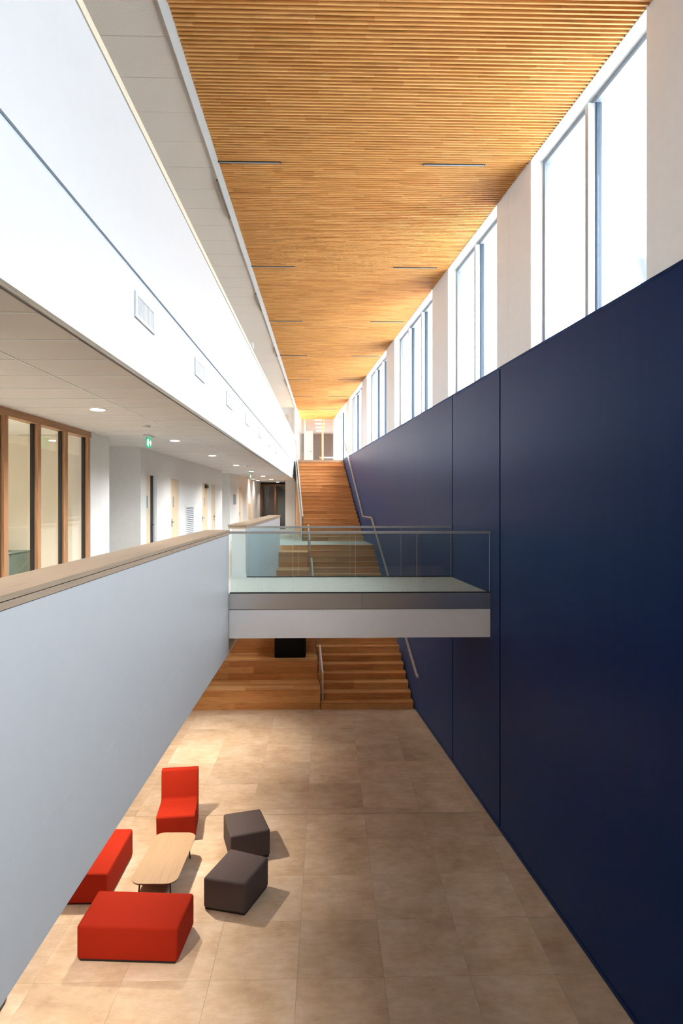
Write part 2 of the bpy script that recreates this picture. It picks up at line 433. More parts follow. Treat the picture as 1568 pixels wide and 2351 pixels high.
# windows
for i, (a_, b_, n_) in enumerate(OPEN):
    w = struct(link('window_%d' % (i + 1), mesh_of('window_frame', *join_vf([
        wbox_vf(a_, b_, 0.19, 0.27, ZH - 0.075, ZH - 0.004), wbox_vf(a_, b_, 0.19, 0.27, ZS + 0.001, ZS + 0.06),
        wbox_vf(a_ + .001, a_ + 0.055, 0.19, 0.27, ZS + .06, ZH - .075), wbox_vf(b_ - 0.055, b_ - .001, 0.19, 0.27, ZS + .06, ZH - .075)])), 'alu_frame'))
    st = (b_ - a_) / n_
    for k in range(1, n_):
        y = a_ + k * st
        mu_ = wbox('mullion', y - 0.038, y + 0.038, 0.11, 0.205, ZS + .06, ZH - .075, 'alu_light', w)
        wbox('gasket', y - 0.058, y + 0.058, 0.2055, 0.275, ZS + .06, ZH - .075, 'gasket_blue', mu_)
    for k in range(n_):
        wbox('pane', a_ + k * st + 0.0585, a_ + (k + 1) * st - 0.0585, 0.226, 0.234, ZS + 0.05, ZH - 0.07, 'window_glass', w)

# ---- slatted timber ceiling
ceiling = struct(prism('ceiling', [(-1.60, Y0), (XW(Y0) + .2, Y0), (XW(Y1) + .2, Y1), (-1.60, Y1)], ZC + 0.075, ZC + 0.4, 'dark_room'))
PITCH = 0.0624; SW, SH = 0.022, 0.072
unit = mesh_of('slat', *box_vf(-0.5, 0.5, -SW / 2, SW / 2, 0, SH)); unit.materials.append(MATS['slat_wood'])
y = 5.35; n = 0; far = []
while y < Y1 - 0.03:
    x0, x1 = -1.600, XW(y) - 0.004
    if n < 300:
        o = link('slat', unit, None, ceiling, ((x0 + x1) / 2, y, ZC)); o.scale = (x1 - x0, 1, 1)
    else:
        far.append(box_vf(x0, x1, y - SW / 2, y + SW / 2, ZC, ZC + SH))
    y += PITCH; n += 1
o = link('slat_field', mesh_of('slat_field', *join_vf(far)), 'slat_wood', ceiling); o['kind'] = 'stuff'
# soffit over the top gallery
soffit = struct(box('ceiling_gallery', -7, -1.70, Y0, 34.3, ZC + 0.05, ZC + 0.4, 'joint_light'))
pm = mesh_of('soffit_panel', *box_vf(-0.62, 0.62, -0.329, 0.329, 0, 0.02)); pm.materials.append(MATS['perforated_panel'])
yy = 3.86
while yy < 33.9:
    p_ = link('soffit_panel', pm, None, soffit); p_.location = Vector((-2.325, yy, ZC + 0.03)) - soffit.location
    yy += 0.668
struct(box('trim_1', -1.70, -1.605, Y0, 33.95, ZC + 0.005, ZC + 0.39, 'white_paint'))
struct(box('trim_2', -1.70, -1.605, 33.7, 33.95, L2, ZC + 0.004, 'white_paint'))

# ---- white gallery wall (upper storey edge)
wall_left = struct(box('wall_left', -1.99, XF - 0.03, Y0, 33.6, 6.70, 8.86, 'joint_dark'))
struct(box('trim_9', -1.7495, XF - .0301, Y0, 33.6, 6.650, 6.699, 'white_paint'))
def child_box(parent, name, x0, x1, y0, y1, z0, z1, mat):
    o = box(name, x0, x1, y0, y1, z0, z1, mat, parent); o.location -= parent.location; return o
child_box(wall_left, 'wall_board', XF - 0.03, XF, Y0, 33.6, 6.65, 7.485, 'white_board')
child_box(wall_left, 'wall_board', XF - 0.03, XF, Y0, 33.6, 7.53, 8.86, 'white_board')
child_box(wall_left, 'groove_strip', XF - 0.0295, XF - 0.018, Y0, 33.6, 7.486, 7.529, 'vent_grey')
cap = struct(box('trim_3', -1.86, XF + 0.012, Y0, 33.6, 8.862, 8.912, 'cream_metal'))
struct(box('trim_4', -1.86, XF - 0.02, Y0, 33.6, 8.913, 8.928, 'cap_oak'))
struct(box('trim_5', -1.86, XF + 0.004, Y0, 33.6, 8.929, 8.955, 'cream_metal'))
# floors behind it
struct(box('floor_gallery', -7, -1.99, Y0, 33.6, 6.70, L2, 'pale_floor'))
struct(box('wall_gallery_back', -4.1, XL, Y0, 34.2, L2, ZC + 0.05, 'warm_white'))
we = struct(box('wall_gallery_end', -7, -1.71, 34.0, 34.3, L2, ZC + 0.05, 'warm_white'))

# ---- corridor ceiling under the gallery: lay-in tiles
cc = struct(box('ceiling_corridor', -7, -1.75, Y0, 37.4, 6.645, 6.70, 'joint_light'))
for xa, xb in ((-2.486, -1.752), (-3.898, -2.494), (-5.3, -3.902)):
    tm = mesh_of('ceiling_tile', *box_vf(-(xb - xa) / 2, (xb - xa) / 2, -0.316, 0.316, 0, 0.012)); tm.materials.append(MATS['ceiling_tile'])
    yy = 3.52
    while yy < 36.9:
        if xa > -4 or 10.6 < yy < 13.4:
            t_ = link('ceiling_tile', tm, None, cc); t_.location = Vector(((xa + xb) / 2, yy, 6.636)) - cc.location
        yy += 0.64

bars = [box_vf(-2.4975, -2.4825, 3.2, 36.9, -0.0405, -0.0275)]
yy = 3.20
while yy < 36.9:
    bars.append(box_vf(-3.895, -1.755, yy - .008, yy + .008, -0.0405, -0.0275)); yy += 0.64
g_ = link('grid', mesh_of('grid', *join_vf([([(a, b, c + 6.6725) for a, b, c in v], f) for v, f in bars])), 'white_frame', cc); g_.location = -cc.location
# ---- lower parapet along the corridor and its timber capping
def parapet(y0, y1, idx):
    p = struct(box('wall_parapet' if idx == 0 else 'wall_parapet_far', XF - 0.30, XF - 0.014, y0 + .001, y1 - .001, 2.86, 4.925, 'white_paint'))
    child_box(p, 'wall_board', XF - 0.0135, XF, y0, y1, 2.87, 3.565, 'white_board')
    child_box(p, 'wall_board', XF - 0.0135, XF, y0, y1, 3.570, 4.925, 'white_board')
    c = struct(box('trim_%d' % (6 + idx), XF - 0.385, XF + 0.016, y0, y1 + (.0 if idx == 0 else .02), 4.974, 5.006, 'cap_oak'))
    child_box(c, 'lower_board', XF - 0.375, XF + 0.010, y0 + .002, y1 - .002, 4.927, 4.967, 'cap_oak')
    child_box(c, 'shadow_gap', XF - 0.37, XF + 0.002, y0 + .004, y1 - .004, 4.967, 4.974, 'joint_dark')
    return p
parapet(Y0, 10.86, 0)
parapet(13.20, 22.75, 1)
struct(box('baseboard_parapet', XF - 0.31, XF + .004, 13.188, 13.199, L1, L1 + 0.08, 'white_paint'))
# corridor floor slab
struct(box('floor_corridor', -7, XF - 0.30, Y0, 37.4, 2.88, L1, 'pale_floor'))
struct(box('ceiling_ground', -7, XF - 0.02, Y0, 22.7, 2.845, 2.879, 'warm_white'))
struct(box('wall_left_ground', -7, -2.86, 18.43, 23.0, 0, 2.844, 'warm_white'))
struct(box('wall_added_dark', -6.1, -6.0, Y0, 18.43, 0, 2.844, 'mauve_wall'))  # unseen dark wall, added to darken what the blue wall reflects
struct(box('wall_left_outer', -7.3, -7.0, Y0, 47, -0.2, ZC + 0.4, 'warm_white'))

# ---- corridor wall (with openings) along X = XL
T = 0.14
cw = struct(link('wall_corridor', mesh_of('wall_corridor', *join_vf([
    box_vf(XL - .30, XL, 10.46, 10.86, L1, 6.645), box_vf(XL - .30, XL, 10.864, 11.35, L1, 6.645),
    box_vf(XL - T, XL, 13.25, 13.60, L1, 6.645), box_vf(XL - T, XL, 13.60, 14.50, 6.13, 6.645),
    box_vf(XL - T, XL, 14.50, 15.78, L1, 6.645), box_vf(XL - T, XL, 15.78, 16.68, 6.12, 6.645),
    box_vf(XL - T, XL, 16.68, 19.70, L1, 6.645), box_vf(XL - T, XL, 19.70, 20.66, 6.13, 6.645),
    box_vf(XL - T, XL, 20.66, 21.25, L1, 6.645), box_vf(XL - T, XL, 21.25, 22.04, 6.13, 6.645),
    box_vf(XL - T, XL, 22.04, 23.5, L1, 6.645),
    box_vf(-7, XL - T, 13.25, 13.39, L1, 6.645), box_vf(-7, XL - .3, 11.2, 11.35, L1, 6.645),
    box_vf(-7, XL, 25.4, 25.54, L1, 6.645), box_vf(XL - T, XL, 25.54, 27.9, L1, 6.645),
    box_vf(XL - T, XL, 27.9, 28.75, 6.18, 6.645), box_vf(XL - T, XL, 28.75, 37.2, L1, 6.645),
    box_vf(XL - 3.1, XL - T - 0.6, 13.40, 25.3, L1, 6.645)])), 'warm_white'))
struct(box('wall_corridor_pier', -2.27, XF - .02, 34.5, 34.9, L1, 6.644, 'warm_white'))
struct(box('wall_corridor_end', XL, 2, 37.25, 37.4, L1, 6.644, 'dark_room'))

# doors along the corridor
def door(idx, y0, y1, zt, leaf0, leaf1, handle_y, dark=False, sign_y=None, closer=False):
    d = struct(link('door_%d' % idx, mesh_of('door_frame', *join_vf([
        box_vf(XL - T + .001, XL + 0.006, y0, y0 + 0.05, L1, zt), box_vf(XL - T + .001, XL + 0.006, y1 - 0.05, y1, L1, zt),
        box_vf(XL - T + .001, XL + 0.006, y0 + .05, y1 - .05, zt - 0.05, zt)])), 'white_frame'))
    box('door_leaf', XL - 0.055, XL - 0.015, leaf0, leaf1, L1 + 0.01, zt - 0.052, 'door_ply', d)
    if dark:
        box('dark_opening', XL - 0.08, XL - 0.045, leaf1 + .002, y1 - 0.16, L1 + .01, zt - .052, 'black', d)  # black sheet standing in for the darkness of the half-open doorway
        box('door_edge', XL - 0.07, XL - 0.005, y1 - 0.155, y1 - 0.10, L1 + .01, zt - .052, 'white_frame', d)
    h = link('handle', mesh_of('handle', *join_vf([box_vf(XL - .065 + .05, XL - .065 + .058, handle_y - .02, handle_y + .02, 4.85, 5.05),
             box_vf(XL - .065 + .058, XL - .065 + .10, handle_y - .01, handle_y + .01, 4.97, 4.99),
             box_vf(XL - .065 + .09, XL - .065 + .105, handle_y - .13, handle_y + .01, 4.97, 4.99)])), 'black_metal', d)
    if sign_y: box('sign_plate', XL - .065 + .05, XL - .065 + .056, sign_y, sign_y + .10, 5.35, 5.62, 'zinc', d)
    if closer: box('door_closer', XL - .065 + .05, XL - .065 + .11, y1 - .42, y1 - .08, zt - .20, zt - .10, 'black_metal', d)
    return d
door(1, 13.60, 14.50, 6.13, 13.65, 14.02, 14.14, True, 13.72)
door(2, 15.78, 16.68, 6.12, 15.83, 16.63, 15.95, False, 16.05)
door(3, 19.70, 20.66, 6.13, 19.75, 20.61, 19.86, False, 20.1, True)
door(4, 21.25, 22.04, 6.13, 21.30, 21.99, 21.9, False)
door(5, 27.9, 28.75, 6.18, 27.95, 28.70, 28.1, False)

# timber glazed screen on the corridor
scr = struct(box('window_9', XL - 0.12, XL + 0.02, 3.3, 10.44, 6.54, 6.644, 'frame_wood_y'))
posts = [10.345] + [10.345 - 0.882 * k for k in range(1, 9)]
for y in posts:
    o = box('post', XL - 0.085, XL + 0.015, y - 0.050, y + 0.050, L1, 6.539, 'frame_wood_z', scr); o.location -= scr.location
    o = box('gasket', XL - 0.082, XL - 0.030, y - 0.066, y - 0.0505, L1, 6.539, 'black', scr); o.location -= scr.location
for a_, b_ in zip(posts[1:], posts[:-1]):
    o = box('pane', XL - 0.060, XL - 0.052, a_ + 0.051, b_ - 0.067, L1 + .05, 6.539, 'room_glass', scr); o.location -= scr.location
o = box('bottom_rail', XL - 0.12, XL + 0.02, 3.3, 10.28, L1 - 0.0, L1 + .05, 'frame_wood_y', scr); o.location -= scr.location
# room behind it
struct(link('wall_room', mesh_of('wall_room', *join_vf([box_vf(-6.6, -6.5, 2.0, 11.1, L1, 6.64), box_vf(-6.5, XL - .12, 11.0, 11.19, L1, 6.64),
       box_vf(-6.5, XL - .12, 2.0, 2.1, L1, 6.64)])), 'cream_wall'))
# glazed doors at the corridor end
ds = struct(box('door_6', -3.88, -2.28, 36.9, 37.0, 6.42, 6.52, 'dark_frame'))
for x in (-3.84, -3.02, -2.33):
    o = box('stile', x - .055, x + .055, 36.9, 37.0, L1, 6.419, 'dark_frame', ds); o.location -= ds.location
for a_, b_ in ((-3.784, -3.076), (-2.964, -2.386)):
    o = box('pane', a_, b_, 36.94, 36.95, L1 + .1, 6.419, 'room_glass', ds); o.location -= ds.location
    o = box('bottom_rail', a_, b_, 36.9, 37.0, L1, L1 + .1, 'dark_frame', ds); o.location -= ds.location

# ---- end of the hall: top landing, timber screen and the room behind
struct(prism('floor_landing_top', [(XS(32.87), 32.87), (XW(32.87), 32.87), (XW(47), 47), (-6, 47), (-6, 34.31), (XF, 33.7)], L2 - 0.3, L2 - 0.02, 'oak_board'))
sc2 = struct(box('window_10', -2.2, XW(Y1) - 0.01, Y1, Y1 + 0.1, ZC - 0.02, ZC + .06, 'light_frame'))
for u in (-1.32, -0.245, 0.50):
    o = box('post', u - .055, u + .055, Y1, Y1 + .1, L2 - .02, ZC - .021, 'light_frame', sc2); o.location -= sc2.location
for a_, b_ in ((-2.2, -1.376), (-1.264, -0.301), (-0.189, 0.444)):
    o = box('pane', a_, b_, Y1 + .045, Y1 + .053, L2, ZC - .021, 'room_glass', sc2); o.location -= sc2.location
struct(link('wall_end_room', mesh_of('wall_end_room', *join_vf([box_vf(-6, 6, 46.9, 47.1, L2 - .02, ZC + .1)])), 'mauve_wall'))
for bx_ in ((-2.1, -2.0, Y1 + .1, 46.8, L2 - .02, ZC), (.76, .90, Y1 + .1, 46.9, L2 - .3, ZC + .3), (-7, -2.0, 37.9, 38.15, -.2, ZC + .3)):
    struct(box('wall_end_room_side', *bx_, 'warm_white'))
struct(box('ceiling_end_room', -6, 6, Y1 - .05, 47.1, ZC + .061, ZC + .3, 'ceiling_tile'))
struct(box('wall_stair_back', -7, 4, 37.5, 37.7, -0.2, L2 - .31, 'warm_white'))
# ---- end wall behind the camera
struct(box('wall_front', -7, 5.6, Y0 - .3, Y0, -.2, ZC + .4, 'warm_white'))
# ---- outdoors: roof eave, ground
struct(wbox('eave', Y0, Y1 + 2, 0.451, 0.95, 10.62, 10.80, 'outdoor_render'))
struct(prism('ground_outside', [(XW(-60) + .46, -60), (140, -60), (140, 130), (XW(60), 60), (XW(Y0) + .46, Y0)], -0.6, -0.3, 'outdoor_ground'))

# ================================================================== STAIRS
R1, T1, YB, NL = L1 / 22, 0.3048, 16.60, 22
def board_row(parent, x0, x1, y0, y1, z0, z1, name, minl=0.7):
    """planks laid end to end along X"""
    x = x0; segs = []
    while x < x1 - 1e-4:
        l = random.uniform(0.9, 2.0)
        e = x + l
        if x1 - e < minl: e = x1
        segs.append((x, min(e, x1))); x = e
    for a, b in segs:
        box(name, a + .0008, b - .0008, y0, y1, z0, z1, 'oak_board', parent)
def flight(root, n, y0, t, z0, r):
    core = []
    for k in range(1, n + 1):
        yf = y0 + (k - 1) * t
        yb = yf + t if k < n else yf + 0.3
        xa, xb = XS(yf + t / 2), XW(yf + t / 2) - 0.035
        zt = z0 + k * r
        # riser, tread with a nosing
        board_row(root, xa + .004, xb, yf, yf + 0.018, zt - r, zt - 0.032, 'riser')
        board_row(root, xa, xb + .006, yf - 0.034, yb - 0.010, zt - 0.030, zt, 'tread')
        core.append(box_vf(xa + .01, xb - .01, yf + .02, yb + .018, max(z0 - .3 if z0 > 1 else -.01, zt - 3 * r), zt - .031))
    c = link('carcass', mesh_of('carcass', *join_vf(core)), 'oak_board', root)
st1 = thing('staircase', 'lower oak stair flight along the blue wall, from the stone floor to the mid landing', 'stairs')
flight(st1, NL, YB, T1, 0.0, R1)
# mid landing
ld = struct(prism('floor_landing', [(XF - .29, 23.0 + .02), (XW(23) - .02, 23.02), (XW(37) - .02, 37.2), (XF - .29, 37.2)], L1 - 0.33, L1 - 0.001, 'pale_floor'))
struct(box('trim_8', XF + .001, XS(23.0) - .002, 22.995, 23.02, 3.6, L1 - .001, 'oak_board'))
R2 = (L2 - L1) / 22; T2 = (32.82 - 25.5) / 21
st2 = thing('staircase', 'upper oak stair flight rising from the mid landing to the top floor', 'stairs')
flight(st2, 22, 25.5, T2, L1, R2)
box('top_edge', XS(32.8) + .003, XW(32.8) - .03, 32.775, 32.785, L2 - .125, L2 + .001, 'cap_oak', st2)
side = link('side_panel', mesh_of('side_panel', *(lambda A: (A, [(0, 1, 2, 3), (7, 6, 5, 4), (0, 4, 5, 1), (1, 5, 6, 2), (2, 6, 7, 3), (3, 7, 4, 0)]))(
    [(XS(25.5) - .012 + dx, 25.5, L1) if i == 0 else (XS(33) - .012 + dx, 33.0, L1) if i == 1 else (XS(33) - .012 + dx, 33.0, L2 - .10) if i == 2 else (XS(25.5) - .012 + dx, 25.5, L1 + .06)
     for dx in (0, .011) for i in range(4)])), 'oak_board', st2)
# seating terraces beside the lower flight
te = thing('seating_terrace', 'deep oak seating steps beside the narrow stair steps, behind the bridge', 'bleacher')
core = []
for n in range(1, 8):
    yf = YB + (n - 1) * 3 * T1; zt = 3 * n * R1; z0 = zt - 3 * R1
    yb = yf + 3 * T1 if n < 7 else 23.0
    xa = -3.9 if n < 3 else (-2.858 if zt < 2.6 else XF + .002)
    xb = XS(yf + 1.0 * T1)
    for j in range(3):
        board_row(te, xa, xb, yf, yf + 0.018, z0 + j * R1 + .001, z0 + (j + 1) * R1 - (0.032 if j == 2 else .001), 'riser_board')
    dep = (yb - yf + .022) / 5
    for j in range(5):
        ys = yf - 0.022 + j * dep
        board_row(te, xa, xb, ys + .0008, ys + dep - .0008, zt - .030, zt, 'seat_board')
    core.append(box_vf(xa + .005, xb - .01, yf + .019, yb + .018, max(0, z0 - .6), zt - .031))
link('carcass', mesh_of('carcass', *join_vf(core)), 'oak_board', te)

# handrails between steps and terraces
def step_y(k): return YB + (k - 1) * T1 + 0.20
for k0, nm in ((1, 'at the foot of the stairs'), (7, 'second up from the stone floor'), (13, 'next below the landing one'), (19, 'reaching the mid landing')):
    k1 = k0 + 3
    ya, yb = step_y(k0), step_y(k1); xa, xb = XS(ya) + .055, XS(yb) + .055
    za, zb = k0 * R1, k1 * R1
    h = bar('handrail', (xa, ya - .012, za + .745), (xb, yb + .01, zb + .735), 0.045, 0.016, 'rail_pale', st1)
    h['label'] = 'flat steel handrail frame ' + nm
    bar('post', (xa, ya, za), (xa, ya, za + .74), 0.045, 0.014, 'rail_pale', h)
    bar('post', (xb, yb, zb), (xb, yb, zb + .72), 0.045, 0.014, 'rail_pale', h)
# wall handrail
wh = thing('wall_handrail', 'pale steel handrail fixed to the blue wall, following both stair flights', 'handrail')
def wp(y, z): return (XW(y) - 0.085, y, z)
pts = [wp(15.85, 1.02), wp(16.1, 1.06), wp(23.3, 4.90), wp(25.5, 4.90), wp(31.9, 8.55)]
pts[0] = wp(15.92, 1.02)
for a, b in zip(pts[:-1], pts[1:]): bar('rail', a, b, 0.05, 0.05, 'rail_pale', wh)
for y, z in [(16.6, 1.33), (18.4, 2.28), (20.2, 3.24), (22.0, 4.2), (23.6, 4.9), (25.2, 4.9), (26.8, 5.64), (28.6, 6.67), (30.4, 7.69)]:
    link('bracket', mesh_of('bracket', *join_vf([bar_vf((XW(y), y, z - .08), (XW(y) - .085, y, z - .08), .015, .015), bar_vf((XW(y) - .085, y, z - .087), (XW(y) - .085, y, z - .02), .015, .015)])), 'rail_pale', wh)
# glass guard on the upper flight
def gp(y, z): return (XS(y) - 0.035, y, z)
sl = (L2 - L1) / (32.82 - 25.5)
npan = 5
gg = bar('guard_rail', gp(25.45, L1 + 1.0), gp(32.9, L2 + 1.02), .05, .04, 'rail_pale', st2)
gg['label'] = 'slim steel rail over a glass guard on the open side'
for k in range(npan):
    ya = 25.5 + k * 7.32 / npan + .01; yb = 25.5 + (k + 1) * 7.32 / npan - .01
    za, zb = L1 + (ya - 25.5) * sl, L1 + (yb - 25.5) * sl
    V = []
    for dx in (-.006, .006):
        V += [(gp(ya, 0)[0] + dx, ya, za - .05), (gp(yb, 0)[0] + dx, yb, zb - .05), (gp(yb, 0)[0] + dx, yb, zb + .98), (gp(ya, 0)[0] + dx, ya, za + .98)]
    link('pane', mesh_of('pane', V, [(3, 2, 1, 0), (4, 5, 6, 7), (0, 1, 5, 4), (1, 2, 6, 5), (2, 3, 7, 6), (3, 0, 4, 7)]), 'rail_glass', gg)
bar('post', gp(25.47, L1), gp(25.47, L1 + 1.0), .03, .02, 'black_metal', gg)
bar('shoe', gp(25.5, L1 - .02), gp(32.85, L2 - .02), .05, .10, 'rail_pale', gg)

# ================================================================== FOOTBRIDGE
br = thing('footbridge', 'footbridge with pale deck, steel edge and white underside crossing to the blue wall', 'bridge')
yb0, yb1 = 10.87, 13.25
xa = XF + 0.004
def bp(name, y0, y1, z0, z1, mat, x0=xa, inset=0.003):
    return prism(name, [(x0, y0), (XW(y0) - inset, y0), (XW(y1) - inset, y1), (x0, y1)], z0, z1, mat, br)
bp('deck', yb0 + .02, yb1 - .02, 3.64, L1, 'pale_floor')
prism('deck_link', [(XF - .30, 10.865), (xa - .0005, 10.865), (xa - .0005, 13.19), (XF - .30, 13.19)], 3.64, L1, 'pale_floor', br)
bp('soffit_box', yb0 + .004, yb1, 3.13, 3.622, 'white_paint')
bp('shadow_gap', yb0 + .014, yb1 - .012, 3.622, 3.64, 'black')
xm = 0.61
prism('edge_plate', [(xa, yb0 - .004), (xm - .0015, yb0 - .004), (xm - .0015, yb0 + .0195), (xa, yb0 + .0195)], 3.632, L1 + .004, 'brushed_steel', br)
prism('edge_plate', [(xm + .0015, yb0 - .004), (XW(yb0) - .003, yb0 - .004), (XW(yb0) - .005, yb0 + .0195), (xm + .0015, yb0 + .0195)], 3.632, L1 + .004, 'brushed_steel', br)
bp('edge_plate', yb1 - .0195, yb1 + .004, 3.632, L1 + .004, 'brushed_steel')
def glass_row(yg, cuts):
    g = box('balustrade', cuts[0] - .02, cuts[-1] + .012, yg - .022, yg + .022, 4.936, 4.978, 'steel_bar', br)
    g['label'] = 'clear glass balustrade with steel top rail'
    for a, b in zip(cuts[:-1], cuts[1:]):
        for o in (box('pane', a + .003, b - .003, yg - .008, yg + .008, L1 + .012, 4.935, 'rail_glass', g),
                  box('pane_edge', b - .0028, b - .0004, yg - .007, yg + .007, L1 + .012, 4.935, 'white_frame', g)): o.location -= g.location
    o = box('base_channel', cuts[0] - .01, cuts[-1] + .005, yg - .016, yg + .016, L1 + .0045, L1 + .022, 'black', g); o.location -= g.location
    return g
glass_row(10.892, [-1.665, -0.583, 0.500, 1.570, 2.842])
glass_row(13.228, [-1.66, -0.59, 0.49, 1.57, 2.628])

# ================================================================== FURNITURE
def pouf(name, label, pts, h, mat, group=None, bev=.035):
    cx, cyy = sum(p[0] for p in pts) / 4, sum(p[1] for p in pts) / 4
    t = thing(name, label, 'pouf', (cx, cyy, 0), group=group)
    loc = [(p[0] - cx, p[1] - cyy) for p in pts]
    me = mesh_of('cushion', *prism_vf(loc, 0.022, h))
    bevelled(me, bev, 4)
    link('cushion', me, mat, t)
    inn = [(x * .94, y * .94) for x, y in loc]
    link('plinth', mesh_of('plinth', *prism_vf(inn, 0.0, 0.03)), 'black', t)
    return t
pouf('pouf', 'wide red upholstered pouf at the end of the coffee table', [(-2.975, 8.255), (-1.715, 8.165), (-1.765, 7.475), (-2.985, 7.555)], .43, 'red_fabric')
pouf('pouf', 'red upholstered bench seat half hidden under the white corridor edge', [(-3.68, 9.80), (-3.0, 9.80), (-2.985, 8.60), (-3.665, 8.60)], .43, 'red_fabric')
pouf('pouf', 'dark grey pouf standing nearer the red chair, behind its twin', [(-1.676, 10.215), (-1.095, 10.385), (-0.870, 9.715), (-1.456, 9.52)], .43, 'grey_fabric', 'dark grey poufs')
pouf('pouf', 'dark grey pouf standing nearer the wide red pouf', [(-1.406, 9.205), (-0.825, 8.965), (-1.08, 8.325), (-1.665, 8.485)], .43, 'grey_fabric', 'dark grey poufs')
pouf('pouf', 'dark brown seat block mostly hidden under the white corridor edge', [(-4.2, 6.98), (-3.50, 6.98), (-3.48, 6.3), (-4.2, 6.3)], .43, 'grey_fabric')

def chair():
    t = thing('lounge_chair', 'bright red armless upholstered chair with a straight back facing the coffee table', 'chair', (-2.425, 10.13, 0), math.radians(7))
    prof = [(0.055, 0.03)]
    def arc(cx, cz, r, a0, a1, n=5):
        return [(cx + r * math.cos(math.radians(a0 + (a1 - a0) * i / n)), cz + r * math.sin(math.radians(a0 + (a1 - a0) * i / n))) for i in range(n + 1)]
    prof += arc(0.045, 0.405, 0.045, 180, 90)
    prof += [(0.30, 0.440)]
    prof += arc(0.535, 0.495, 0.065, 270, 352)
    prof += arc(0.670, 0.895, 0.035, 175, 90, 4)
    prof += arc(0.715, 0.895, 0.035, 90, 0, 4)
    prof += [(0.745, 0.45), (0.73, 0.03)]
    n = len(prof); w = .305
    V = [(-w, y, z) for y, z in prof] + [(w, y, z) for y, z in prof]
    Fc = [tuple(range(n)), tuple(range(2 * n - 1, n - 1, -1))] + [(i, n + i, n + (i + 1) % n, (i + 1) % n) for i in range(n)]
    me = mesh_of('shell', V, Fc)
    bm = bmesh.new(); bm.from_mesh(me); bmesh.ops.recalc_face_normals(bm, faces=bm.faces)
    ed = [e for e in bm.edges if abs(e.verts[0].co.x - e.verts[1].co.x) < 1e-6]
    bmesh.ops.bevel(bm, geom=ed, offset=.014, segments=3, affect='EDGES', profile=.5)
    for f in bm.faces: f.smooth = True
    bm.to_mesh(me); bm.free()
    try: me.set_sharp_from_angle(angle=math.radians(45))
    except Exception: pass
    link('upholstery', me, 'red_fabric', t)
    link('plinth', mesh_of('plinth', *box_vf(-w + .03, w - .03, .08, .70, 0, .035)), 'black', t)
chair()

def coffee_table():
    t = thing('coffee_table', 'low oak coffee table with rounded corners and thin black legs', 'table', (-2.335, 9.15, 0), math.radians(-1))
    hw, hl, r = .315, .655, .15
    pts = []
    for cx, cyy, a0 in ((hw - r, hl - r, 0), (-hw + r, hl - r, 90), (-hw + r, -hl + r, 180), (hw - r, -hl + r, 270)):
        for i in range(9):
            a = math.radians(a0 + 90 * i / 8); pts.append((cx + r * math.cos(a), cyy + r * math.sin(a)))
    me = mesh_of('table_top', *prism_vf(pts, .343, .352)); link('table_top', me, 'table_oak', t)
    inn = [(x * .985, y * .992) for x, y in pts]
    link('edge_band', mesh_of('edge_band', *prism_vf(inn, .330, .3425)), 'black_metal', t)
    for sx in (-1, 1):
        for sy in (-1, 1):
            bar('leg', (sx * .225, sy * .56, 0), (sx * .205, sy * .52, .3295), .018, .018, 'black_metal', t)
    bar('cross_rail', (-.20, -.5, .318), (-.20, .5, .318), .02, .02, 'black_metal', t)
    bar('cross_rail', (.20, -.5, .318), (.20, .5, .318), .02, .02, 'black_metal', t)
coffee_table()

bx = thing('cabinet', 'black box cabinet standing on the second oak seating step', 'cabinet', (-1.04, 18.06, 6 * R1))
me = bevelled(mesh_of('body', *box_vf(-.44, .44, -.24, .24, .02, .95)), .006, 2); link('body', me, 'black_laminate', bx)
link('door', mesh_of('door', *box_vf(-.43, -.002, -.252, -.241, .04, .93)), 'black_laminate', bx)
link('door', mesh_of('door', *box_vf(.002, .43, -.252, -.241, .04, .93)), 'black_laminate', bx)
link('plinth', mesh_of('plinth', *box_vf(-.42, .42, -.22, .22, 0, .02)), 'black', bx)

# ================================================================== FITTINGS
# air vents in the gallery wall
def vent():
    t = thing('air_vent', 'small rectangular air grille set in the white gallery wall below its groove', 'vent', (XF, 5.865, 7.235), group='gallery wall air grilles')
    link('frame', mesh_of('frame', *join_vf([box_vf(.0005, .016, -.31, .31, -.115, -.085), box_vf(.0005, .016, -.31, .31, .085, .115), box_vf(.0005, .016, -.31, -.27, -.085, .085), box_vf(.0005, .016, .27, .31, -.085, .085)])), 'white_frame', t)
    link('backing', mesh_of('backing', *box_vf(.0004, .002, -.27, .27, -.085, .085)), 'vent_grey', t)
    link('grille', mesh_of('grille', *join_vf([box_vf(.0021, .012, -.26 + .04 * i, -.245 + .04 * i, -.085, .085) for i in range(14)])), 'white_frame', t)
    return t
v0 = vent()
for k in range(1, 10):
    c = copy_tree(v0); c.location = (XF, 5.865 + 2.515 * k, 7.235)
# recessed linear lights in the timber ceiling
def strip(loc):
    t = thing('linear_light', 'slim dark linear light between the timber slats close to the white gallery edge', 'light', loc, group='linear ceiling lights')
    link('body', mesh_of('body', *box_vf(-.465, .465, -.019, .019, -.012, .05)), 'black_metal', t)
    link('diffuser', mesh_of('diffuser', *box_vf(-.455, .455, -.013, .013, -.016, -.012)), 'zinc', t)
    return t
def snap(y): return 5.35 + (round((y - 5.35) / PITCH - .5) + .5) * PITCH
s0 = strip((-1.14, snap(9.3), ZC))
for y in (9.3, 13.4, 17.48, 21.6, 25.76, 29.95, 34.1):
    for x in (-1.14, 1.90):
        if (x, y) == (-1.14, 9.3): continue
        if x > 0 and y > 14: x = 1.68 - (y - 17.48) * .09
        if x + .5 > XW(y): continue
        c = copy_tree(s0); c.location = (x, snap(y), ZC)
        if x > 0: c['label'] = 'slim dark linear light between the timber slats close to the window wall'
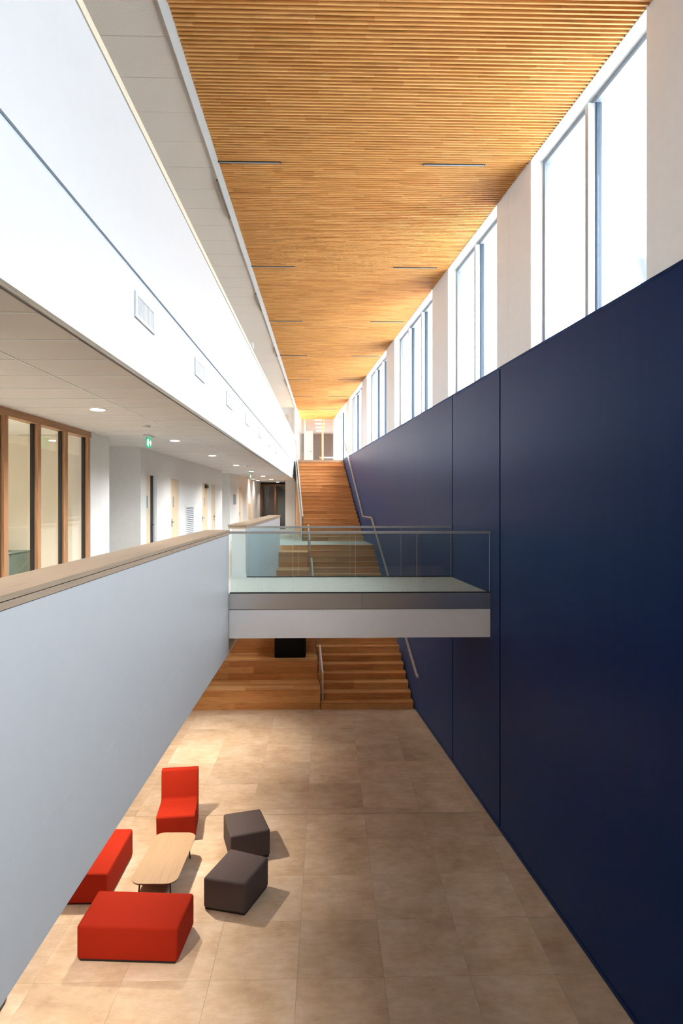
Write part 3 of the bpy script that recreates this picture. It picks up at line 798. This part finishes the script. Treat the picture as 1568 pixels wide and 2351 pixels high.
# corridor downlights
def downlight(loc, label, group, power, r=.105, spot=2.3, col=(1, .93, .85)):
    t = thing('downlight', label, 'light', loc, group=group)
    link('ring', lathe('ring', [(r * .78, -.001), (r * .80, -.008), (r, -.006), (r * 1.02, 0.0)]), 'white_frame', t)
    link('lamp', mesh_of('lamp', *cyl_vf(r * .78, -.0125, -.0085, 28)), 'lamp_disc', t)
    d = bpy.data.lights.new('downlight_beam', 'SPOT'); d.energy = power; d.spot_size = spot; d.spot_blend = .7; d.shadow_soft_size = .07; d.color = col
    l = bpy.data.objects.new('downlight_beam', d); C.objects.link(l); l.parent = t; l.location = (0, 0, -.03)
    return t
d0 = downlight((-2.83, 7.82, 6.635), 'round recessed downlight in the corridor tile ceiling', 'corridor downlights', 60)
for y in (3.9, 11.78, 15.6, 19.68, 23.66, 28.0, 32.1, 36.2):
    c = copy_tree(d0); c.location = (-2.83, y, 6.635)
g0 = downlight((-2.72, 9.7, 2.844), 'round recessed downlight under the corridor slab above the furniture', 'ground floor downlights', 235, col=(1, .87, .70), spot=1.9)
for y in (1.6, 5.65, 13.8):
    c = copy_tree(g0); c.location = (-2.72, y, 2.844)
for y in (31.6, 33.6):
    c = copy_tree(d0); c.location = (XL + .22, y, 6.635)
    c['label'] = 'small wall-washing downlight beside the far corridor wall'; c['group'] = 'wall washers'
# lamp in the glazed room
rl = downlight((-5.2, 8.6, 6.63), 'round recessed downlight inside the room behind the timber glazed screen', 'room downlights', 330)
c = copy_tree(rl); c.location = (-5.2, 5.5, 6.63)
# lights in the end room
def panel_light(loc):
    t = thing('panel_light', 'square white ceiling light panel in the room at the top of the stairs', 'light', loc, group='end room light panels')
    link('frame', mesh_of('frame', *box_vf(-.32, .32, -.32, .32, -.012, 0)), 'white_frame', t)
    link('diffuser', mesh_of('diffuser', *box_vf(-.29, .29, -.29, .29, -.018, -.0125)), 'lamp_panel', t)
    return t
p0 = panel_light((-.45, 38.95, ZC + .06))
for y in (40.9, 42.9, 45.0):
    c = copy_tree(p0); c.location = (-.45, y, ZC + .06)
# smoke detectors
def smoke(loc, label):
    t = thing('smoke_detector', label, 'detector', loc)
    link('base', mesh_of('base', *cyl_vf(.065, -.012, 0, 24)), 'white_frame', t)
    link('head', lathe('head', [(.055, -.012), (.055, -.03), (.035, -.045), (.0, -.045)][:3]), 'warm_white', t)
smoke((-2.70, 9.47, 6.636), 'round white smoke detector on the corridor ceiling before the exit sign')
smoke((-2.55, 19.9, 6.636), 'round white smoke detector on the corridor ceiling beside a far downlight')
# exit signs
def exit_sign(loc, label, rz=0.0):
    t = thing('exit_sign', label, 'sign', loc, rz)
    link('mount', mesh_of('mount', *box_vf(-.05, .05, -.18, .18, -.035, 0)), 'white_frame', t)
    link('plate', mesh_of('plate', *box_vf(-.006, .006, -.16, .16, -.215, -.036)), 'exit_green', t)
    def seg(y0, z0, y1, z1, w):
        d = Vector((0, y1 - y0, z1 - z0)); nrm = Vector((0, -d.z, d.y)).normalized() * w / 2
        v = []
        for x in (.0062, .0085):
            for p in ((y0, z0), (y1, z1)):
                for s in (-1, 1): v.append((x, p[0] + nrm.y * s, p[1] + nrm.z * s))
        return v, [(0, 1, 3, 2), (4, 6, 7, 5), (0, 2, 6, 4), (1, 5, 7, 3), (0, 4, 5, 1), (2, 3, 7, 6)]
    man = [seg(-.095, -.095, -.075, -.135, .026), seg(-.085, -.10, -.055, -.115, .012), (seg(-.09, -.10, -.12, -.118, .012)),
           seg(-.075, -.13, -.05, -.155, .016), seg(-.05, -.155, -.06, -.19, .014), seg(-.078, -.135, -.10, -.165, .016), seg(-.10, -.165, -.135, -.165, .014),
           seg(-.092, -.072, -.088, -.086, .02), seg(-.03, -.06, -.03, -.20, .008)]
    link('running_figure', mesh_of('running_figure', *join_vf(man)), 'exit_white', t)
    link('arrow', mesh_of('arrow', *join_vf([seg(.02, -.125, .11, -.125, .022), seg(.115, -.125, .075, -.085, .022), seg(.115, -.125, .075, -.165, .022)])), 'exit_white', t)
exit_sign((-3.07, 10.9, 6.636), 'green running-man exit sign with arrow hanging near the timber glazed screen')
exit_sign((-3.05, 25.2, 6.636), 'green running-man exit sign hanging far down the corridor')
# louvred grille in the corridor wall
lg = thing('louvre_grille', 'tall white louvred air grille in the corridor wall between two doors', 'vent', (XL, 17.92, 4.05))
link('frame', mesh_of('frame', *join_vf([box_vf(.0005, .02, -.53, .53, 0, .06), box_vf(.0005, .02, -.53, .53, 1.28, 1.34), box_vf(.0005, .02, -.53, -.47, .06, 1.28), box_vf(.0005, .02, .47, .53, .06, 1.28)])), 'white_frame', lg)
link('backing', mesh_of('backing', *box_vf(.0004, .002, -.47, .47, .06, 1.28)), 'zinc', lg)
lm = mesh_of('louvre', [(.0021, -.47, 0), (.0021, .47, 0), (.018, .47, -.02), (.018, -.47, -.02), (.0021, -.47, .006), (.0021, .47, .006), (.018, .47, -.014), (.018, -.47, -.014)],
     [(0, 1, 2, 3), (7, 6, 5, 4), (0, 4, 5, 1), (1, 5, 6, 2), (2, 6, 7, 3), (3, 7, 4, 0)]); lm.materials.append(MATS['white_frame'])
for i in range(22): link('louvre', lm, None, lg, (0, 0, .10 + i * .054))
# notice panel and cupboard front on the far corridor wall
t = tag(box('notice_board', XL + .0005, XL + .02, 26.3, 27.0, 5.38, 5.80, 'zinc'), 'small grey framed panel on the far corridor wall', 'panel')
t = thing('hatch', 'beige wall hatch under the far wall-washing lights', 'hatch', (XL, 31.9, L1 + .3))
link('frame', mesh_of('frame', *box_vf(.0005, .02, -.5, .5, 0, 1.2)), 'cream_metal', t)
link('door', mesh_of('door', *box_vf(.0205, .03, -.46, .46, .04, 1.16)), 'door_ply', t)
# furniture in the glazed room
t = thing('sideboard', 'pale green cloth-covered table inside the room behind the timber screen', 'table', (-5.60, 10.58, L1))
me = bevelled(mesh_of('cover', *box_vf(-.5, .5, -.38, .38, .02, .74)), .02, 3); link('cover', me, 'sage', t)
link('top', mesh_of('top', *box_vf(-.505, .505, -.385, .385, .741, .755)), 'sage', t)
t = thing('bowl', 'grey-green bowl standing on the cloth-covered table', 'bowl', (-5.60, 10.5, L1 + .756))
link('shell', lathe('shell', [(.13, 0), (.15, .02), (.23, .13), (.27, .20), (.255, .20), (.21, .13), (.10, .03)]), 'sage', t)
link('filling', mesh_of('filling', *cyl_vf(.225, .15, .17, 28)), 'cream_wall', t)
# end room furniture
t = thing('table', 'white-topped table behind the timber screen at the top of the stairs', 'table', (.12, 41.0, L2 - .02))
link('top', mesh_of('top', *box_vf(-.6, .6, -.4, .4, .70, .74)), 'white_frame', t)
for sx in (-1, 1):
    for sy in (-1, 1): link('leg', mesh_of('leg', *box_vf(sx * .55 - .025, sx * .55 + .025, sy * .35 - .025, sy * .35 + .025, 0, .70)), 'light_frame', t)
dl = struct(box('door_7', -1.30, -.86, 39.6, 39.66, L2 - .02, 9.95, 'white_paint'))
o = link('handle', mesh_of('handle', *join_vf([box_vf(.12, .15, -.06, -.0305, 0, .03), box_vf(.02, .15, -.075, -.06, 0, .03)])), 'black_metal', dl); o.location = (0, 0, -.15)
# door in the gallery end wall
dg = struct(box('door_8', -2.55, -2.05, 33.94, 33.999, L2, 10.20, 'cream_metal'))
o = box('handle', -2.12, -2.09, 33.90, 33.939, 8.65, 8.85, 'black_metal', dg); o.location -= dg.location
# small camera on the gallery trim
t = thing('security_camera', 'small white camera fixed on the top trim of the gallery wall', 'camera', (XF - .06, 14.4, 8.956))
link('base', mesh_of('base', *box_vf(-.04, .04, -.06, .06, 0, .05)), 'white_frame', t)
link('body', mesh_of('body', *box_vf(-.04, .07, -.10, .10, .051, .16)), 'white_frame', t)
link('lens', mesh_of('lens', *box_vf(.071, .08, -.05, .05, .07, .13)), 'vent_grey', t)
# slots beside the soffit
for y in (10.53, 15.9, 21.2, 26.6):
    tag(box('slot_diffuser', -1.735, -1.702, y - .66, y + .66, ZC - .004, ZC + .028, 'slot_brown'), 'narrow dark air slot between the perforated soffit and the white ceiling edge', 'vent', 'soffit air slots')
# lamp on a post outside the near window
t = thing('outdoor_lamp', 'grey lamp head on a post outside the near window', 'lamp', (4.62, 8.9, -0.3))
link('post', mesh_of('post', *cyl_vf(.05, 0, 8.86, 12)), 'zinc', t)
link('head', lathe('head', [(.07, 8.86), (.09, 8.90), (.24, 9.21), (.25, 9.24), (.06, 9.27)], 20), 'zinc', t)
